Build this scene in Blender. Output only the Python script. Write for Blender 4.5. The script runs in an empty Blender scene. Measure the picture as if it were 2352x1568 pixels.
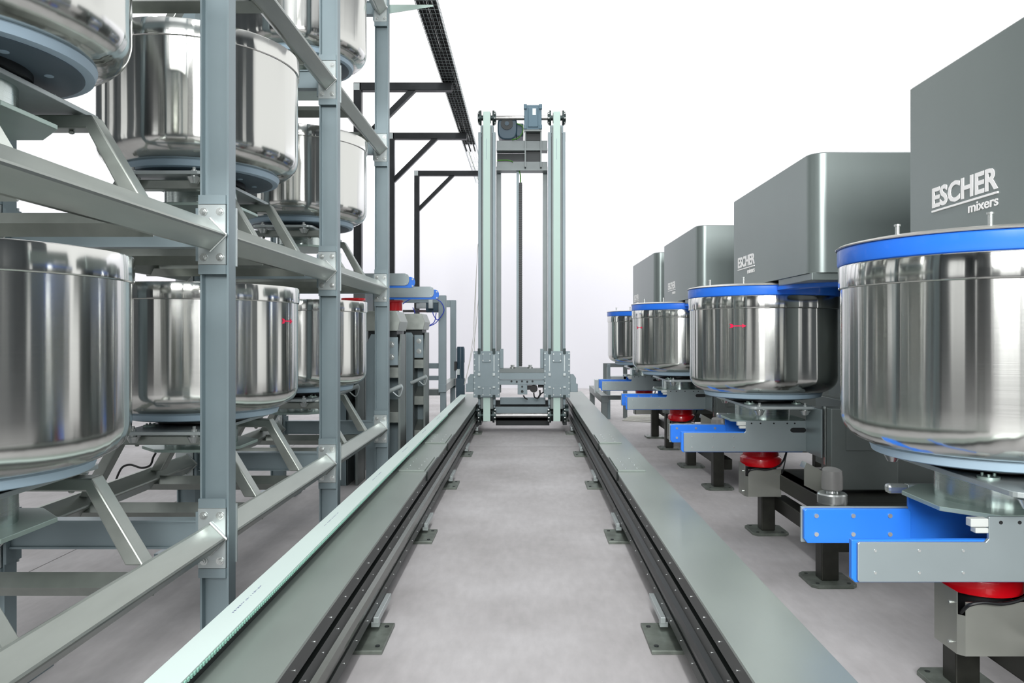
import bpy, bmesh, math, random
from mathutils import Vector, Matrix
random.seed(4)
PI = math.pi
SC = bpy.context.scene
COL = SC.collection

# ------------------------------------------------------------------ camera, sky, lights, exposure
CAMZ = 1.45
cd = bpy.data.cameras.new('camera'); cam = bpy.data.objects.new('camera', cd); COL.objects.link(cam)
cam.location = (0, 0, CAMZ); cam.rotation_euler = (PI/2, 0, 0)
cd.sensor_fit = 'HORIZONTAL'; cd.sensor_width = 36.0; cd.lens = 1716/2352*36.0
cd.shift_x = (1176-1210)/2352; cd.shift_y = (767-784)/2352
cd.clip_start = .05; cd.clip_end = 200
SC.camera = cam

w = bpy.data.worlds.new('world'); SC.world = w; w.use_nodes = True
bg = w.node_tree.nodes['Background']; bg.inputs[0].default_value = (1, 1, 1, 1); bg.inputs[1].default_value = 1.15
SC.view_settings.view_transform = 'Standard'; SC.view_settings.look = 'None'
SC.view_settings.gamma = 1; SC.view_settings.exposure = 0.0; SC.view_settings.use_curve_mapping = False

def area(name, loc, rot, sx, sy, power, col=(1, 1, 1)):
    l = bpy.data.lights.new(name, 'AREA'); l.shape = 'RECTANGLE'; l.size = sx; l.size_y = sy
    l.energy = power; l.color = col
    o = bpy.data.objects.new(name, l); COL.objects.link(o); o.location = loc; o.rotation_euler = rot
    return o
# unseen fill lights, added without fixtures
area('wall_wash_fill', (0, 17.6, 7.6), (math.radians(38), 0, 0), 26, .5, 560)  # added to brighten the far wall, strongest towards its top
area('aisle_fill', (.2, 3.5, 7.7), (0, 0, 0), .5, 15, 300)  # added overhead so the aisle is lit and the rack floor shaded
area('front_fill', (-.5, -6.5, 4.6), (math.radians(76), 0, 0), 5.5, 2.6, 1250)  # added behind the camera to brighten camera-facing faces
area('side_fill', (4.2, 2.0, 7.7), (0, 0, 0), .5, 10, 40)  # weak side fills, added on both sides
area('side_fill', (-4.6, 4.0, 7.7), (0, 0, 0), .5, 10, 40)

# ------------------------------------------------------------------ materials
def s2l(c):
    return tuple((v/12.92 if v <= .04045 else ((v+.055)/1.055)**2.4) for v in [x/255 for x in c])
MATS = {}
def mat(name, col, rough=.5, metal=0.0, noise=0.0, nscale=6.0, stretch=(1, 1, 1), aniso=0.0, bump=0.0, srgb=True, coat=0, rvar=0.0):
    m = bpy.data.materials.new(name); m.use_nodes = True
    nt = m.node_tree; b = nt.nodes['Principled BSDF']
    c = s2l(col) if srgb else col
    b.inputs['Base Color'].default_value = (*c, 1); b.inputs['Roughness'].default_value = rough
    b.inputs['Metallic'].default_value = metal
    if coat: b.inputs['Coat Weight'].default_value = coat
    if noise or bump or rvar:
        tc = nt.nodes.new('ShaderNodeTexCoord'); mp = nt.nodes.new('ShaderNodeMapping')
        mp.inputs['Scale'].default_value = stretch
        nt.links.new(tc.outputs['Object'], mp.inputs[0])
        nz = nt.nodes.new('ShaderNodeTexNoise'); nz.inputs['Scale'].default_value = nscale
        nz.inputs['Detail'].default_value = 5
        nt.links.new(mp.outputs[0], nz.inputs['Vector'])
        if noise:
            mr = nt.nodes.new('ShaderNodeMapRange'); mr.inputs[1].default_value = .3; mr.inputs[2].default_value = .7
            mr.inputs[3].default_value = 1-noise; mr.inputs[4].default_value = 1+noise
            nt.links.new(nz.outputs[0], mr.inputs[0])
            mx = nt.nodes.new('ShaderNodeVectorMath'); mx.operation = 'SCALE'
            mx.inputs[0].default_value = c
            nt.links.new(mr.outputs[0], mx.inputs['Scale']); nt.links.new(mx.outputs[0], b.inputs['Base Color'])
        if rvar:
            m2 = nt.nodes.new('ShaderNodeMapRange'); m2.inputs[3].default_value = rough-rvar; m2.inputs[4].default_value = rough+rvar
            nt.links.new(nz.outputs[0], m2.inputs[0]); nt.links.new(m2.outputs[0], b.inputs['Roughness'])
        if bump:
            bp = nt.nodes.new('ShaderNodeBump'); bp.inputs['Strength'].default_value = bump; bp.inputs['Distance'].default_value = .002
            nt.links.new(nz.outputs[0], bp.inputs['Height']); nt.links.new(bp.outputs[0], b.inputs['Normal'])
    MATS[name] = m
    return m

def steel_turned(name, col, rough, aniso, wave=.0):
    """circumferentially brushed stainless: reflections smear up and down, faint uprights from rolling"""
    m = bpy.data.materials.new(name); m.use_nodes = True
    nt = m.node_tree; N = nt.nodes; L = nt.links; b = N['Principled BSDF']
    b.inputs['Base Color'].default_value = (*col, 1); b.inputs['Metallic'].default_value = 1
    b.inputs['Anisotropic'].default_value = aniso; b.inputs['Anisotropic Rotation'].default_value = .25
    tg = N.new('ShaderNodeTangent'); tg.direction_type = 'RADIAL'; tg.axis = 'Z'
    L.new(tg.outputs[0], b.inputs['Tangent'])
    tc = N.new('ShaderNodeTexCoord'); sx = N.new('ShaderNodeSeparateXYZ'); L.new(tc.outputs['Object'], sx.inputs[0])
    at = N.new('ShaderNodeMath'); at.operation = 'ARCTAN2'; L.new(sx.outputs[1], at.inputs[0]); L.new(sx.outputs[0], at.inputs[1])
    ss = N.new('ShaderNodeMath'); ss.operation = 'MULTIPLY'; ss.inputs[1].default_value = .05; L.new(sx.outputs[2], ss.inputs[0])
    cb = N.new('ShaderNodeCombineXYZ'); L.new(at.outputs[0], cb.inputs[0]); L.new(ss.outputs[0], cb.inputs[1])
    nz = N.new('ShaderNodeTexNoise'); nz.inputs['Scale'].default_value = 2.4; nz.inputs['Detail'].default_value = 3.0; nz.inputs['Roughness'].default_value = .45
    oi = N.new('ShaderNodeObjectInfo'); mr0 = N.new('ShaderNodeVectorMath'); mr0.operation = 'ADD'
    L.new(cb.outputs[0], mr0.inputs[0]); L.new(oi.outputs['Location'], mr0.inputs[1])
    L.new(mr0.outputs[0], nz.inputs['Vector'])
    # fine rings of the brushing
    mp = N.new('ShaderNodeMapping'); mp.inputs['Scale'].default_value = (1.2, 1.2, 160); L.new(tc.outputs['Object'], mp.inputs[0])
    n2 = N.new('ShaderNodeTexNoise'); n2.inputs['Scale'].default_value = 3; n2.inputs['Detail'].default_value = 3; L.new(mp.outputs[0], n2.inputs['Vector'])
    r = N.new('ShaderNodeMapRange'); r.inputs[3].default_value = rough*.88; r.inputs[4].default_value = rough*1.15
    L.new(n2.outputs[0], r.inputs[0]); L.new(r.outputs[0], b.inputs['Roughness'])
    bp = N.new('ShaderNodeBump'); bp.inputs['Strength'].default_value = 1; bp.inputs['Distance'].default_value = wave
    L.new(nz.outputs[0], bp.inputs['Height']); L.new(bp.outputs[0], b.inputs['Normal'])
    MATS[name] = m
    return m

steel_turned('bowl_steel', (.66, .67, .64), .15, .85, .010)
steel_turned('rim_steel', (.70, .71, .68), .12, .7, .012)
steel_turned('hub_zinc', (.58, .65, .63), .26, .6, .006)
mat('post_paint', (138, 154, 159), .40, .35, noise=.05, nscale=3)
mat('beam_steel', (164, 170, 164), .32, .72, noise=.07, nscale=5, stretch=(3, .6, 3), rvar=.06)
mat('plate_steel', (188, 197, 197), .34, .45, noise=.06, nscale=9)
mat('zinc', (176, 196, 188), .38, .55, noise=.05, nscale=8, rvar=.05)
mat('bolt_zinc', (205, 210, 208), .25, .75)
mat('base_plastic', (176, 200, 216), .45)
mat('shaded_plastic', (88, 104, 116), .5)  # same plastic as the base, underside shade put into its colour
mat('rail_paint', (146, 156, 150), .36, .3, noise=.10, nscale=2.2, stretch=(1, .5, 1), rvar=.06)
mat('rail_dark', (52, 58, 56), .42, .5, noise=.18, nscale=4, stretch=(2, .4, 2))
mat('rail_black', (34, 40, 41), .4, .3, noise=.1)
mat('rail_polish', (104, 108, 102), .24, .95, noise=.15, nscale=5, stretch=(6, .7, 6), rvar=.08)
mat('belt_mint', (216, 233, 228), .5)
mat('mast_belt', (205, 232, 222), .5)
mat('belt_teeth', (160, 214, 196), .5)
mat('ink', (120, 130, 158), .6)
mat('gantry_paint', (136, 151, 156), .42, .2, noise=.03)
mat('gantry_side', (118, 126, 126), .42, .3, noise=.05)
mat('motor_blue', (50, 74, 88), .4, .1)
mat('gear_blue', (84, 112, 126), .42, .15)
mat('pulley_dark', (46, 58, 58), .35, .6)
mat('shaft_steel', (150, 150, 148), .25, .95, noise=.15, nscale=20)
mat('black_steel', (44, 47, 49), .38, .55, noise=.22, nscale=7, rvar=.1)
mat('black_rubber', (20, 22, 24), .45)
mat('cable_black', (9, 10, 11), .75)
mat('cable_green', (60, 120, 30), .5)
mat('cable_blue', (30, 60, 190), .45)
mat('cable_white', (225, 225, 215), .5)
mat('wire_zinc', (170, 178, 178), .3, .8)
mat('fork_steel', (158, 170, 172), .34, .5, noise=.05, nscale=3, rvar=.05)
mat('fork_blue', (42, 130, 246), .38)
mat('lid_blue', (44, 126, 248), .34, coat=.3)
mat('lid_cover', (214, 212, 206), .28, .8)
mat('red_paint', (222, 10, 26), .28, coat=.4)
mat('arrow_red', (240, 20, 80), .5)
mat('hood_steel', (128, 138, 136), .33, .5, noise=.03, nscale=3, stretch=(1, 1, .3), rvar=.03)
mat('body_steel', (124, 132, 130), .38, .4, noise=.04)
mat('sheet_steel', (190, 193, 184), .34, .7, noise=.06, nscale=4, rvar=.05)
mat('base_dark', (58, 59, 54), .42, .6, noise=.25, nscale=8, rvar=.1)
mat('foot_plate', (120, 128, 120), .42, .6, noise=.28, nscale=14)
mat('logo_white', (255, 255, 255), .5)
mat('cap_grey', (158, 158, 156), .4, .2)
mat('bumper', (205, 210, 206), .4)
mat('hall_dark', (66, 72, 76), .6, 0, noise=.1)
mat('hall_pale', (205, 208, 210), .6, 0)

def floor_mat():
    m = bpy.data.materials.new('floor_concrete'); m.use_nodes = True
    nt = m.node_tree; N = nt.nodes; L = nt.links; b = N['Principled BSDF']
    tc = N.new('ShaderNodeTexCoord')
    def noise(scale, detail, st=(1, 1, 1), r=.55):
        mp = N.new('ShaderNodeMapping'); mp.inputs['Scale'].default_value = st; L.new(tc.outputs['Object'], mp.inputs[0])
        n = N.new('ShaderNodeTexNoise'); n.inputs['Scale'].default_value = scale; n.inputs['Detail'].default_value = detail
        n.inputs['Roughness'].default_value = r; L.new(mp.outputs[0], n.inputs['Vector']); return n
    n1 = noise(1.1, 8); n2 = noise(9, 6, (2.2, .7, 1)); n3 = noise(55, 3)
    cr = N.new('ShaderNodeValToRGB'); cr.color_ramp.elements[0].position = .3; cr.color_ramp.elements[1].position = .72
    cr.color_ramp.elements[0].color = (*s2l((166, 163, 163)), 1); cr.color_ramp.elements[1].color = (*s2l((196, 194, 195)), 1)
    L.new(n1.outputs[0], cr.inputs[0])
    r2 = N.new('ShaderNodeMapRange'); r2.inputs[1].default_value = .35; r2.inputs[2].default_value = .7; r2.inputs[3].default_value = .93; r2.inputs[4].default_value = 1.05
    L.new(n2.outputs[0], r2.inputs[0])
    r3 = N.new('ShaderNodeMapRange'); r3.inputs[1].default_value = .68; r3.inputs[2].default_value = .78; r3.inputs[3].default_value = 1.0; r3.inputs[4].default_value = 1.14
    L.new(n3.outputs[0], r3.inputs[0])
    mu = N.new('ShaderNodeMath'); mu.operation = 'MULTIPLY'; L.new(r2.outputs[0], mu.inputs[0]); L.new(r3.outputs[0], mu.inputs[1])
    sc = N.new('ShaderNodeVectorMath'); sc.operation = 'SCALE'; L.new(cr.outputs[0], sc.inputs[0]); L.new(mu.outputs[0], sc.inputs['Scale'])
    L.new(sc.outputs[0], b.inputs['Base Color'])
    b.inputs['Roughness'].default_value = .62
    MATS['floor'] = m
floor_mat()

# ------------------------------------------------------------------ mesh helpers
class MB:
    def __init__(s): s.v = []; s.f = []; s.sm = []
    def add(s, vs, fs, smooth=False):
        o = len(s.v); s.v += [tuple(v) for v in vs]
        for f in fs: s.f.append(tuple(i+o for i in f)); s.sm.append(smooth)
        return s
    def box(s, x0, x1, y0, y1, z0, z1):
        x0, x1 = sorted((x0, x1)); y0, y1 = sorted((y0, y1)); z0, z1 = sorted((z0, z1))
        v = [(x0, y0, z0), (x1, y0, z0), (x1, y1, z0), (x0, y1, z0), (x0, y0, z1), (x1, y0, z1), (x1, y1, z1), (x0, y1, z1)]
        return s.add(v, [(0, 3, 2, 1), (4, 5, 6, 7), (0, 1, 5, 4), (1, 2, 6, 5), (2, 3, 7, 6), (3, 0, 4, 7)])
    def bar(s, a, b, wdt, hgt, up=(0, 0, 1), roll=0.0):
        a = Vector(a); b = Vector(b); d = (b-a).normalized(); up = Vector(up)
        if abs(d.dot(up)) > .98: up = Vector((0, 1, 0))
        x = d.cross(up).normalized(); z = x.cross(d).normalized()
        c, q = math.cos(roll), math.sin(roll)
        x, z = x*c+z*q, z*c-x*q
        vs = []
        for p in (a, b):
            for i, j in ((-1, -1), (1, -1), (1, 1), (-1, 1)): vs.append(p+x*(i*wdt/2)+z*(j*hgt/2))
        return s.add(vs, [(3, 2, 1, 0), (4, 5, 6, 7), (0, 1, 5, 4), (1, 2, 6, 5), (2, 3, 7, 6), (3, 0, 4, 7)])
    def cyl(s, a, b, r, n=16, r2=None, smooth=True, ph=0.0):
        a = Vector(a); b = Vector(b); d = (b-a).normalized(); up = Vector((0, 0, 1))
        if abs(d.dot(up)) > .98: up = Vector((1, 0, 0))
        x = d.cross(up).normalized(); y = d.cross(x)
        r2 = r if r2 is None else r2
        vs = []
        for p, rr in ((a, r), (b, r2)):
            for i in range(n):
                t = 2*PI*i/n+ph; vs.append(p+x*(rr*math.cos(t))+y*(rr*math.sin(t)))
        s.add(vs, [(i, (i+1) % n, n+(i+1) % n, n+i) for i in range(n)], smooth)
        o = len(s.v)-2*n
        s.f.append(tuple(o+i for i in reversed(range(n)))); s.sm.append(False)
        s.f.append(tuple(o+n+i for i in range(n))); s.sm.append(False)
        return s
    def lathe(s, prof, n=48, c=(0, 0, 0)):
        """prof: list of (r, z); r==0 ends close"""
        m = len(prof); vs = []
        for i in range(n):
            t = 2*PI*i/n
            for r, z in prof: vs.append((c[0]+max(r, 1e-5)*math.cos(t), c[1]+max(r, 1e-5)*math.sin(t), c[2]+z))
        fs = []
        for i in range(n):
            j = (i+1) % n
            for k in range(m-1): fs.append((i*m+k, j*m+k, j*m+k+1, i*m+k+1))
        return s.add(vs, fs, True)
    def prism(s, pts, axis, lo, hi):
        """pts: 2-D outline, extruded along axis ('x': pts=(y,z); 'y': pts=(x,z); 'z': pts=(x,y))"""
        n = len(pts)
        def P(p, h): return {'x': (h, p[0], p[1]), 'y': (p[0], h, p[1]), 'z': (p[0], p[1], h)}[axis]
        vs = [P(p, lo) for p in pts]+[P(p, hi) for p in pts]
        return s.add(vs, [(i, (i+1) % n, n+(i+1) % n, n+i) for i in range(n)]+[tuple(reversed(range(n))), tuple(range(n, 2*n))])
    def tube(s, pts, r, n=8):
        pts = [Vector(p) for p in pts]; m = len(pts); vs = []
        x = None
        for i, p in enumerate(pts):
            d = (pts[min(i+1, m-1)]-pts[max(i-1, 0)]).normalized()
            if x is None:
                u = Vector((0, 0, 1)) if abs(d.z) < .9 else Vector((1, 0, 0)); x = d.cross(u).normalized()
            else: x = (x-d*x.dot(d)).normalized()
            y = d.cross(x)
            for k in range(n):
                t = 2*PI*k/n; vs.append(p+x*(r*math.cos(t))+y*(r*math.sin(t)))
        fs = [(i*n+k, i*n+(k+1) % n, (i+1)*n+(k+1) % n, (i+1)*n+k) for i in range(m-1) for k in range(n)]
        fs += [tuple(reversed(range(n))), tuple((m-1)*n+k for k in range(n))]
        return s.add(vs, fs, True)
    def bolt(s, p, d, r=.009, h=.007, washer=True):
        p = Vector(p); d = Vector(d).normalized()
        if washer: s.cyl(p, p+d*h*.3, r*1.55, 12, smooth=False)
        s.cyl(p+d*h*.25, p+d*(h*1.25), r, 6, smooth=False)
        s.cyl(p+d*h*1.2, p+d*(h*1.7), r*.5, 8, smooth=False)
        return s
    def mesh(s, name, m):
        me = bpy.data.meshes.new(name); me.from_pydata(s.v, [], s.f); me.update()
        bm = bmesh.new(); bm.from_mesh(me); bmesh.ops.recalc_face_normals(bm, faces=bm.faces); bm.to_mesh(me); bm.free()
        me.polygons.foreach_set('use_smooth', s.sm if len(s.sm) == len(me.polygons) else [False]*len(me.polygons))
        if any(s.sm): me.set_sharp_from_angle(angle=math.radians(35))
        me.materials.append(MATS[m]); return me
    def build(s, name, m, parent=None, bevel=0.0, kind=None, label=None):
        o = bpy.data.objects.new(name, s.mesh(name, m)); COL.objects.link(o)
        if parent is not None: o.parent = parent
        if bevel:
            b = o.modifiers.new('bevel', 'BEVEL'); b.width = bevel; b.segments = 2; b.limit_method = 'ANGLE'; b.angle_limit = math.radians(50)
            b.harden_normals = False
        if kind: o['kind'] = kind
        if label: o['label'] = label
        return o

def curve_pts(ctrl, n=8):
    P = [Vector(p) for p in ctrl]; P = [P[0]*2-P[1]]+P+[P[-1]*2-P[-2]]; out = []
    for i in range(1, len(P)-2):
        for k in range(n):
            t = k/n; a, b, c, d = P[i-1:i+3]
            out.append(.5*((2*b)+(c-a)*t+(2*a-5*b+4*c-d)*t*t+(3*b-a-3*c+d)*t*t*t))
    out.append(P[-2]); return out

def thing(name, label, cat, loc=(0, 0, 0), group=None, rz=0):
    o = bpy.data.objects.new(name, None); COL.objects.link(o); o.location = loc; o.rotation_euler = (0, 0, rz)
    o.empty_display_size = .1
    o['label'] = label; o['category'] = cat
    if group: o['group'] = group
    return o
def tag(o, label, cat, group=None):
    o['label'] = label; o['category'] = cat
    if group: o['group'] = group
    return o
def copy_tree(o, parent=None, label=None, loc=None):
    c = o.copy(); COL.objects.link(c)
    if parent is not None: c.parent = parent
    if label: c['label'] = label
    if loc is not None: c.location = loc
    for ch in list(o.children): copy_tree(ch, c)
    return c
def part_copy(o, parent, loc):
    c = o.copy(); COL.objects.link(c); c.parent = parent; c.location = loc
    for ch in list(o.children): copy_tree(ch, c)
    return c

# ------------------------------------------------------------------ setting
f = MB().box(-16, 16, -9, 20, -.1, 0).build('floor', 'floor'); f['kind'] = 'structure'
mat('joint', (120, 118, 118), .7)
MB().box(-16, 16, 9.60, 9.606, 0, .0012).build('expansion_joint', 'joint', f)
MB().box(-3.04, -3.034, -9, 20, 0, .0012).build('expansion_joint', 'joint', f)
mat('wall_white', (236, 236, 242), .85)
o = MB().box(-16, 16, 20, 20.2, 0, 6.6).build('wall_back', 'wall_white'); o['kind'] = 'structure'
# invented unseen hall: walls, window bays, slit roof added to shape light and reflections
def bay_wall(name, axis, c, lo, hi, th, bays, zs=(1.0, 5.6), H=8.0):
    """wall at x=c (axis 'x') or y=c (axis 'y') from lo to hi with open window bays"""
    m = MB()
    def B(a, b, z0, z1, t=th, off=0):
        if axis == 'x': m.box(c+off, c+off+t, a, b, z0, z1)
        else: m.box(a, b, c+off, c+off+t, z0, z1)
    B(lo, hi, 0, zs[0]); B(lo, hi, zs[1], H); p = lo
    for a, b in bays: B(p, a, zs[0], zs[1]); p = b
    B(p, hi, zs[0], zs[1])
    o = m.build(name, 'hall_dark'); o['kind'] = 'structure'
    for k, (a, b) in enumerate(bays):
        g = MB(); q = (a+b)/2
        def G(u0, u1, z0, z1):
            if axis == 'x': g.box(c, c+.06, u0, u1, z0, z1)
            else: g.box(u0, u1, c, c+.06, z0, z1)
        G(a, a+.06, *zs); G(b-.06, b, *zs); G(a+.06, b-.06, zs[0], zs[0]+.06); G(a+.06, b-.06, zs[1]-.06, zs[1]); G(q-.03, q+.03, zs[0]+.06, zs[1]-.06)
        g.build('unseen_window_frame', 'black_steel', o)
    return o
bay_wall('unseen_wall_left', 'x', -10.2, -9, 12, .2, [(-6.5, -4.6), (-2.6, -1.9), (-.4, .9), (3.2, 3.9), (5.6, 6.8)])
bay_wall('unseen_wall_right', 'x', 8.0, -9, 3, .2, [(-6.8, -5.9), (-3.6, -1.6), (.6, 1.2)])
bay_wall('unseen_wall_front', 'y', -9.2, -10.2, 8.2, .2, [(-8.8, -7.2), (-5.4, -4.9), (-3.6, -1.6), (.5, 1.1), (2.6, 4.4), (6.0, 6.6)])
o = MB()  # unseen roof, its slit kept narrow to light mainly the aisle
o.box(-10.2, -.45, -9.2, 12, 8, 8.2); o.box(.85, 8.2, -9.2, 12, 8, 8.2)
for y in (-9.2, -5, -1, 3, 7, 11.7): o.box(-10.2, 8.2, y, y+.25, 7.8, 8.0)
o = o.build('unseen_ceiling', 'hall_pale'); o['kind'] = 'structure'
for k, (x, y) in enumerate(((-4.6, -5.2), (-.9, -6.8), (3.6, -4.4), (6.2, -1.5), (-6.5, -1.0))):  # unseen columns, added to put dark uprights into the bowl reflections
    o = MB()
    o.box(x-.2, x+.2, y-.2, y-.17, 0, 7.8); o.box(x-.2, x+.2, y+.17, y+.2, 0, 7.8); o.box(x-.015, x+.015, y-.17, y+.17, 0, 7.8)
    c = o.build('unseen_column_%d' % (k+1), 'black_steel'); c['kind'] = 'structure'

# ------------------------------------------------------------------ rack on the left
XF, XR = -1.31, -2.25          # centre lines of front and rear posts
PY = [1.37, 3.17, 4.97, 6.77]
LV = [.597, 1.866, 3.126, 4.386]
rack = thing('storage_rack', 'tall grey steel rack holding dough bowls on three levels beside the track', 'rack', (XF, PY[1], 0))
RO = Vector((XF, PY[1], 0))
def RL(o): o.location = o.location - RO; return o     # rack parts are laid out in world coordinates

def post_mesh():
    m = MB(); h = 5.1
    m.box(-.06, -.052, -.0375, .0375, 0, h); m.box(.052, .06, -.0375, .0375, 0, h); m.box(-.053, .053, -.004, .018, 0, h)
    m.box(-.18, .18, -.1, .1, 0, .018)
    return m
pm = post_mesh().mesh('post', 'post_paint')
for X in (XF, XR):
    for Y in PY:
        p = bpy.data.objects.new('post', pm); COL.objects.link(p); p.parent = rack; p.location = Vector((X, Y, 0))-RO
# bolted end plates on both faces of each post and on each level
def joint(front=True):
    m = MB(); m.box(-.064, .050, -.0095, 0, -.125, .125); return m
jm = joint().mesh('joint_plate', 'plate_steel')
bm_ = MB().bolt((0, -.0095, 0), (0, -1, 0), .011, .009).mesh('bolt', 'bolt_zinc')
cap = MB(); cap.box(-.062, .052, -.012, .0, -.019, .019); cap.box(-.062, .052, 0, .003, -.019, .019)
capm = cap.mesh('stiffener', 'post_paint')
side = MB().box(-.012, 0, -.048, .048, -.11, .11); sidem = side.mesh('side_plate', 'post_paint')
for X in (XF, XR):
    for i, Y in enumerate(PY):
        for j, Z in enumerate(LV):
            if j == 3 and i == 0: continue
            for sg in (1, -1):
                if i == 0 and sg == 1 : continue
                if i == 3 and sg == -1: continue
                q = bpy.data.objects.new('joint_plate', jm); COL.objects.link(q); q.parent = rack
                q.location = Vector((X, Y-sg*.0385, Z))-RO
                if sg == -1: q.rotation_euler = (0, 0, PI)
                if X == XR and i < 1: continue
                for bx in (-.040, .028):
                    for bz in (-.095, .095):
                        b = bpy.data.objects.new('bolt', bm_); COL.objects.link(b); b.parent = q; b.location = (bx, 0, bz)
            for dz in (-.146, .146):
                q = bpy.data.objects.new('stiffener', capm); COL.objects.link(q); q.parent = rack
                q.location = Vector((X, Y-.0385, Z+dz))-RO
            q = bpy.data.objects.new('side_plate', sidem); COL.objects.link(q); q.parent = rack
            q.location = Vector((X-.062 if X == XF else X+.074, Y, Z))-RO
# long beams: square tube turned on its corner
lb = MB().bar((0, -.85, 0), (0, .85, 0), .098, .098, roll=PI/4)
lbo = lb.build('long_beam', 'beam_steel', rack, bevel=.011)
wh = .069
MB().tube([(0, .846, wh), (wh, .846, 0)], .005, 6).build('weld_seam', 'bolt_zinc', lbo)
MB().tube([(wh, .846, 0), (0, .846, -wh)], .004, 6).build('weld_seam', 'bolt_zinc', lbo)
mods = lbo
first = True
for X in (XF-.012, XR+.012):
    for i in range(3):
        for j, Z in enumerate(LV):
            if j == 3 and i == 0: continue
            loc = Vector((X, (PY[i]+PY[i+1])/2, Z-.002))-RO
            if first: lbo.location = loc; first = False
            else: copy_tree(lbo, None, None, loc)
# I-beams across at every post pair
cb = MB(); L2 = (XF-XR)-.15
cb.box(-L2/2, L2/2, -.032, .032, .052, .06); cb.box(-L2/2, L2/2, -.032, .032, -.06, -.052); cb.box(-L2/2, L2/2, -.02, .02, -.053, .053)
cbm = cb.mesh('cross_beam', 'post_paint')
for i, Y in enumerate(PY):
    for j, Z in enumerate(LV):
        if i == 0 and j > 1: continue
        c = bpy.data.objects.new('cross_beam', cbm); COL.objects.link(c); c.parent = rack
        c.location = Vector(((XF+XR)/2, Y, Z+.01))-RO
# cross tubes and bowl yokes in every bay
ct = MB().bar((XR-XF, 0, 0), (0, 0, 0), .06, .06, roll=PI/4).mesh('cross_tube', 'beam_steel')
yk = MB()
XC = -1.78
hw, zb, zt = .235, .06, .325
def sect(sgn):
    # front brace from long beam up to the yoke, as a mitred square tube
    pass
T = .072
pts_out = [(-.445, .045), (-.262, zt+.025), (.262, zt+.025), (.445, .045), (.378, .045), (.240, zt-.022), (-.240, zt-.022), (-.378, .045)]
ykm = MB().prism(pts_out, 'y', -T/2, T/2)
for dx in (-.17, .17): ykm.cyl((dx, 0, zt-.022), (dx, 0, zt-.034), .012, 6, smooth=False)
yo = ykm.build('bowl_yoke', 'beam_steel', rack, bevel=.010)
first = True
for j, Z in enumerate(LV[:3]):
    for i in range(3):
        if j == 2 and i == 0: continue
        yc = (PY[i]+PY[i+1])/2 + .02
        for dy in (-.352, .352):
            loc = Vector((XC, yc+dy, Z))-RO
            if first: yo.location = loc; first = False
            else:
                c = yo.copy(); COL.objects.link(c); c.location = loc
            c = bpy.data.objects.new('cross_tube', ct); COL.objects.link(c); c.parent = rack
            c.location = Vector((XF-.01, yc+dy, Z-.03))-RO

def PW(px, py, Y): return Vector(((px-1210)*Y/1716, Y, CAMZ-(py-767)*Y/1716))-RO
for pts in ([(262, 1125), (266, 1105), (272, 1088), (282, 1072), (300, 1067), (325, 1074), (345, 1068), (352, 1050), (358, 1040)],):
    MB().tube(curve_pts([PW(a, b, 4.55) for a, b in pts], 6), .0065).build('cable', 'black_rubber' if 'black_rubber' in MATS else 'rail_black', rack)
# ------------------------------------------------------------------ bowls
def arc_patch(m, R, ang0, z0, outline):
    """flat outline (u along the wall, v up) wrapped on a cylinder of radius R"""
    pts = []
    for u, v in outline:
        a = ang0+u/R; pts.append((R*math.cos(a), R*math.sin(a), z0+v))
    return pts
def add_arrow(m, R, ang, z, L=.105):
    # shaft, head, fletched tail; u grows to the viewer's right
    def poly(o):
        n = len(o); a = arc_patch(m, R+.0006, ang, z, o); b = arc_patch(m, R+.0016, ang, z, o)
        m.add(a+b, [tuple(range(n, 2*n))]+[(i, (i+1) % n, n+(i+1) % n, n+i) for i in range(n)])
    poly([(-.03, -.0035), (.03, -.0035), (.03, .0035), (-.03, .0035)])
    poly([(.026, -.0135), (.056, 0), (.026, .0135), (.032, 0)])
    poly([(-.058, -.014), (-.038, -.012), (-.028, 0), (-.048, 0)])
    poly([(-.048, 0), (-.028, 0), (-.038, .012), (-.058, .014)])

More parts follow.
